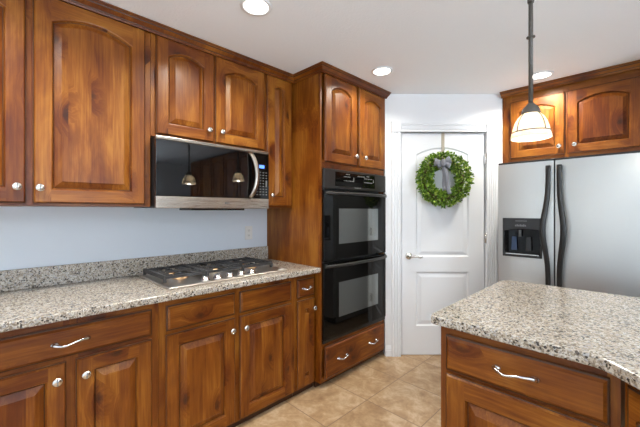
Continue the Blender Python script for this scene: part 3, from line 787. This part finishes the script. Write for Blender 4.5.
# ------------------------------------------------------------------ lamps
def can(x, y, label, power):
    r = root('recessed_light', (x, y, HC), 0, label, 'light', 'recessed ceiling lights')
    MB().lathe([(0.066, 0.0), (0.084, 0.0), (0.082, -0.006), (0.068, -0.008), (0.062, -0.004)], (0, 0, -0.0002), 32, closed=True).build('trim_ring', TRIMP, r)
    MB().lathe([(0.063, -0.001), (0.062, -0.004), (0.04, -0.0055), (0.0, -0.006)], (0, 0, 0), 32).build('lens', LENS, r)
    a = area('recessed_lamp', (0, 0, -0.012), (0, 0, 0), 0.12, 0.12, power, WARM, 'DISK', 2.6); a.parent = r
    return r
can(0.976, 0.983, 'recessed ceiling light cut by the top edge of the photo', 9.5)
can(0.982, 2.125, 'recessed ceiling light in front of the oven cabinet crown', 5.2)
can(1.829, 3.077, 'recessed ceiling light above the refrigerator, behind the pendant rod', 11.0)
for x, y, pw in ((0.978, -0.16, 11.5), (3.6, 2.4, 2.5), (3.6, 0.0, 2.5), (1.6, -2.4, 10), (3.8, -2.4, 10)):  # extra lights out of view, added to brighten the kitchen
    can(x, y, 'added recessed ceiling light out of view that brightens the room', pw)

def pendant(x, y, zr, sc, label):
    r = root('pendant_light', (x, y, zr), 0, label, 'lamp', 'pendant lights over the island')
    prof = [(0.0725, 0.0), (0.0715, 0.010), (0.0665, 0.026), (0.0635, 0.044), (0.057, 0.066), (0.046, 0.086), (0.034, 0.099), (0.029, 0.104)]
    inner = [(a-0.004, b) for a, b in reversed(prof)]
    prof = [(a*sc, b*sc) for a, b in prof]; inner = [(a*sc, b*sc) for a, b in inner]
    MB().lathe(prof+inner, (0, 0, 0), 40, closed=True).build('glass_shade', SHADE, r)
    m = MB()
    m.lathe([(0.0335*sc, 0.098*sc), (0.034*sc, 0.108*sc), (0.029*sc, 0.122*sc), (0.016*sc, 0.137*sc), (0.010, 0.144*sc), (0.0, 0.144*sc)], (0, 0, 0), 24)
    m.build('shade_cap', BRONZE, r)
    m = MB()
    ringr = 0.0675*sc
    m.tube([(ringr*math.cos(2*PI*k/40), ringr*math.sin(2*PI*k/40), 0.026*sc) for k in range(41)], 0.0024, 6)
    for k in range(4):
        an = PI/4*1.3+k*PI/2
        m.tube([((a+0.001)*math.cos(an), (a+0.001)*math.sin(an), b) for a, b in prof[2:]], 0.0021, 6)
    m.build('wire_strap', BRONZE, r)
    m = MB(); top = HC-zr
    m.tube([(0, 0, 0.14*sc), (0, 0, top-0.02)], 0.0085, 12)
    m.lathe([(0.0085, -0.004), (0.016, -0.002), (0.016, 0.002), (0.0085, 0.004)], (0, 0, 2.045-zr), 16)
    m.lathe([(0.011, 0), (0.0125, 0.006), (0.0125, 0.06), (0.009, 0.066)], (0, 0, 2.185-zr), 16)
    m.build('stem', BRONZE, r)
    MB().lathe([(0.062, 0.0), (0.062, -0.008), (0.045, -0.022), (0.012, -0.028), (0, -0.028)], (0, 0, top), 28).build('canopy', BRONZE, r)
    MB().lathe([(0.0, 0.028*sc), (0.018, 0.034*sc), (0.024, 0.05*sc), (0.016, 0.072*sc), (0.012, 0.096*sc)], (0, 0, 0), 16).build('bulb', BULB, r)
    l = bpy.data.lights.new('pendant_bulb', 'POINT'); l.energy = PENDANT_POWER; l.color = WARM; l.shadow_soft_size = 0.02
    lo = bpy.data.objects.new('pendant_bulb', l); COL.objects.link(lo); lo.parent = r; lo.location = (0, 0, 0.018)
    return r
pendant(2.092, 1.557, 1.632, 1.0, 'bell-shaped cream glass pendant lamp hanging over the island')
pendant(2.56, 2.46, 1.75, 1.15, 'second bell pendant lamp, seen only reflected in the microwave door')

# ------------------------------------------------------------------ wreath on the door
WU, WZ = 1.124, 1.622
wl = dwpt(WU, yf-0.008)
wr = root('boxwood_wreath', (wl[0], wl[1], WZ-0.26), DW, 'round green boxwood wreath with grey bow hanging on the white door', 'wreath')
f = MB(); rg = random.Random(11); C0 = Vector((0, -0.055, 0.26)); RR = 0.178
for i in range(4200):
    an = rg.uniform(0, 2*PI); ph = rg.uniform(0, 2*PI); tr_ = 0.062*math.sqrt(rg.uniform(0.25, 1.0)) * rg.uniform(0.75, 1.22)
    ra = Vector((math.cos(an), 0, math.sin(an))); nrm = ra*math.cos(ph) + Vector((0, -1, 0))*math.sin(ph)
    p = C0 + ra*RR + Vector((nrm.x*tr_, nrm.y*tr_*0.75, nrm.z*tr_))
    if p.y > -0.008: p.y = -0.008 - rg.uniform(0, 0.01)
    tan = Vector((-math.sin(an), 0, math.cos(an)))
    d = (nrm*rg.uniform(0.4, 1) + tan*rg.uniform(-0.8, 0.8) + Vector((rg.uniform(-.5, .5), rg.uniform(-.7, .1), rg.uniform(-.5, .5)))).normalized()
    s = d.cross(Vector((rg.uniform(-1, 1), rg.uniform(-1, 1), rg.uniform(-1, 1)))).normalized(); n_ = s.cross(d)
    L = rg.uniform(0.019, 0.031); wdt = L*0.36
    tip = p+d*L
    if tip.y > -0.002: continue
    mi = rg.choices((0, 1, 2), (0.42, 0.4, 0.18))[0]
    f.add([p, p+d*L*0.45+s*wdt+n_*0.002, tip, p+d*L*0.45-s*wdt+n_*0.002, p+d*L*0.5], [(0, 1, 4), (1, 2, 4), (0, 4, 3), (4, 2, 3)], mi, False)
for k in range(3):
    f.tube([C0+Vector((math.cos(a/24*2*PI)*(RR+0.016*math.cos(a*1.7+k*2)), 0.012*math.sin(a*1.7+k*2)+0.025, math.sin(a/24*2*PI)*(RR+0.016*math.cos(a*1.7+k*2)))) for a in range(25)], 0.007, 6, 3)
f.build('foliage', LEAVES, wr, recalc=False)
bw = bpy.data.objects.new('bow', None); COL.objects.link(bw); bw.parent = wr; bw.location = (-0.045, -0.118, 0.26+0.135); bw.scale = (1.1, 1.0, 1.15)
def loopstrip(sx, tilt, ln, hgt, name):
    m = MB(); P = []; ws = []
    for i in range(21):
        t = i/20*2*PI
        x = sx*ln*(1-math.cos(t))/2; yy = -0.024*math.sin(t)*(0.4+0.6*(1-math.cos(t))/2)
        P.append((x*math.cos(tilt), yy-0.006, abs(x)*math.sin(tilt))); ws.append(hgt*(0.45+0.55*(1-math.cos(t))/2))
    m.strip(P, (-math.sin(tilt)*sx, 0, math.cos(tilt)), ws); m.build(name, RIB, bw, solid=0.002)
loopstrip(-1, 0.12, 0.062, 0.06, 'loop'); loopstrip(1, 0.42, 0.075, 0.06, 'loop')
loopstrip(1, -0.30, 0.07, 0.05, 'loop'); loopstrip(-1, -0.55, 0.045, 0.045, 'loop')
m = MB(); m.lathe([(0.0, -0.03), (0.014, -0.026), (0.018, -0.008), (0.018, 0.008), (0.014, 0.026), (0.0, 0.03)], (0.004, -0.022, 0), 14); m.build('knot', RIB, bw)
for sx, ln, ww, y_ in ((0.062, 0.225, 0.036, -0.012), (0.028, 0.195, 0.036, -0.004)):
    m = MB(); P = []; ws = []
    for i in range(13):
        t = i/12; P.append((0.004+sx*t+0.004*math.sin(5*t), y_-0.010*math.sin(t*6), -0.012-ln*t)); ws.append(0.026+(ww-0.026)*min(1, t*2))
    m.strip(P, (1, 0, 0.1), ws); m.build('tail', RIB, bw, solid=0.002)
# over-the-door hanger
m = MB(); hx = WU+0.012
m.box(hx-0.014, hx+0.014, -0.003, 0.0, WZ+0.205, ZT+0.0015); m.box(hx-0.014, hx+0.014, -0.003, 0.03, ZT+0.0005, ZT+0.003); m.box(hx-0.014, hx+0.014, -0.004, -0.003, WZ+0.205, WZ+0.209)
hg = m.build('wreath_hanger', STRAP); p0 = dwpt(0, yf); hg.location = (p0[0], p0[1], 0); hg.rotation_euler = (0, 0, DW)
tag(hg, 'beige over-door strap hanger holding the wreath', 'hanger')
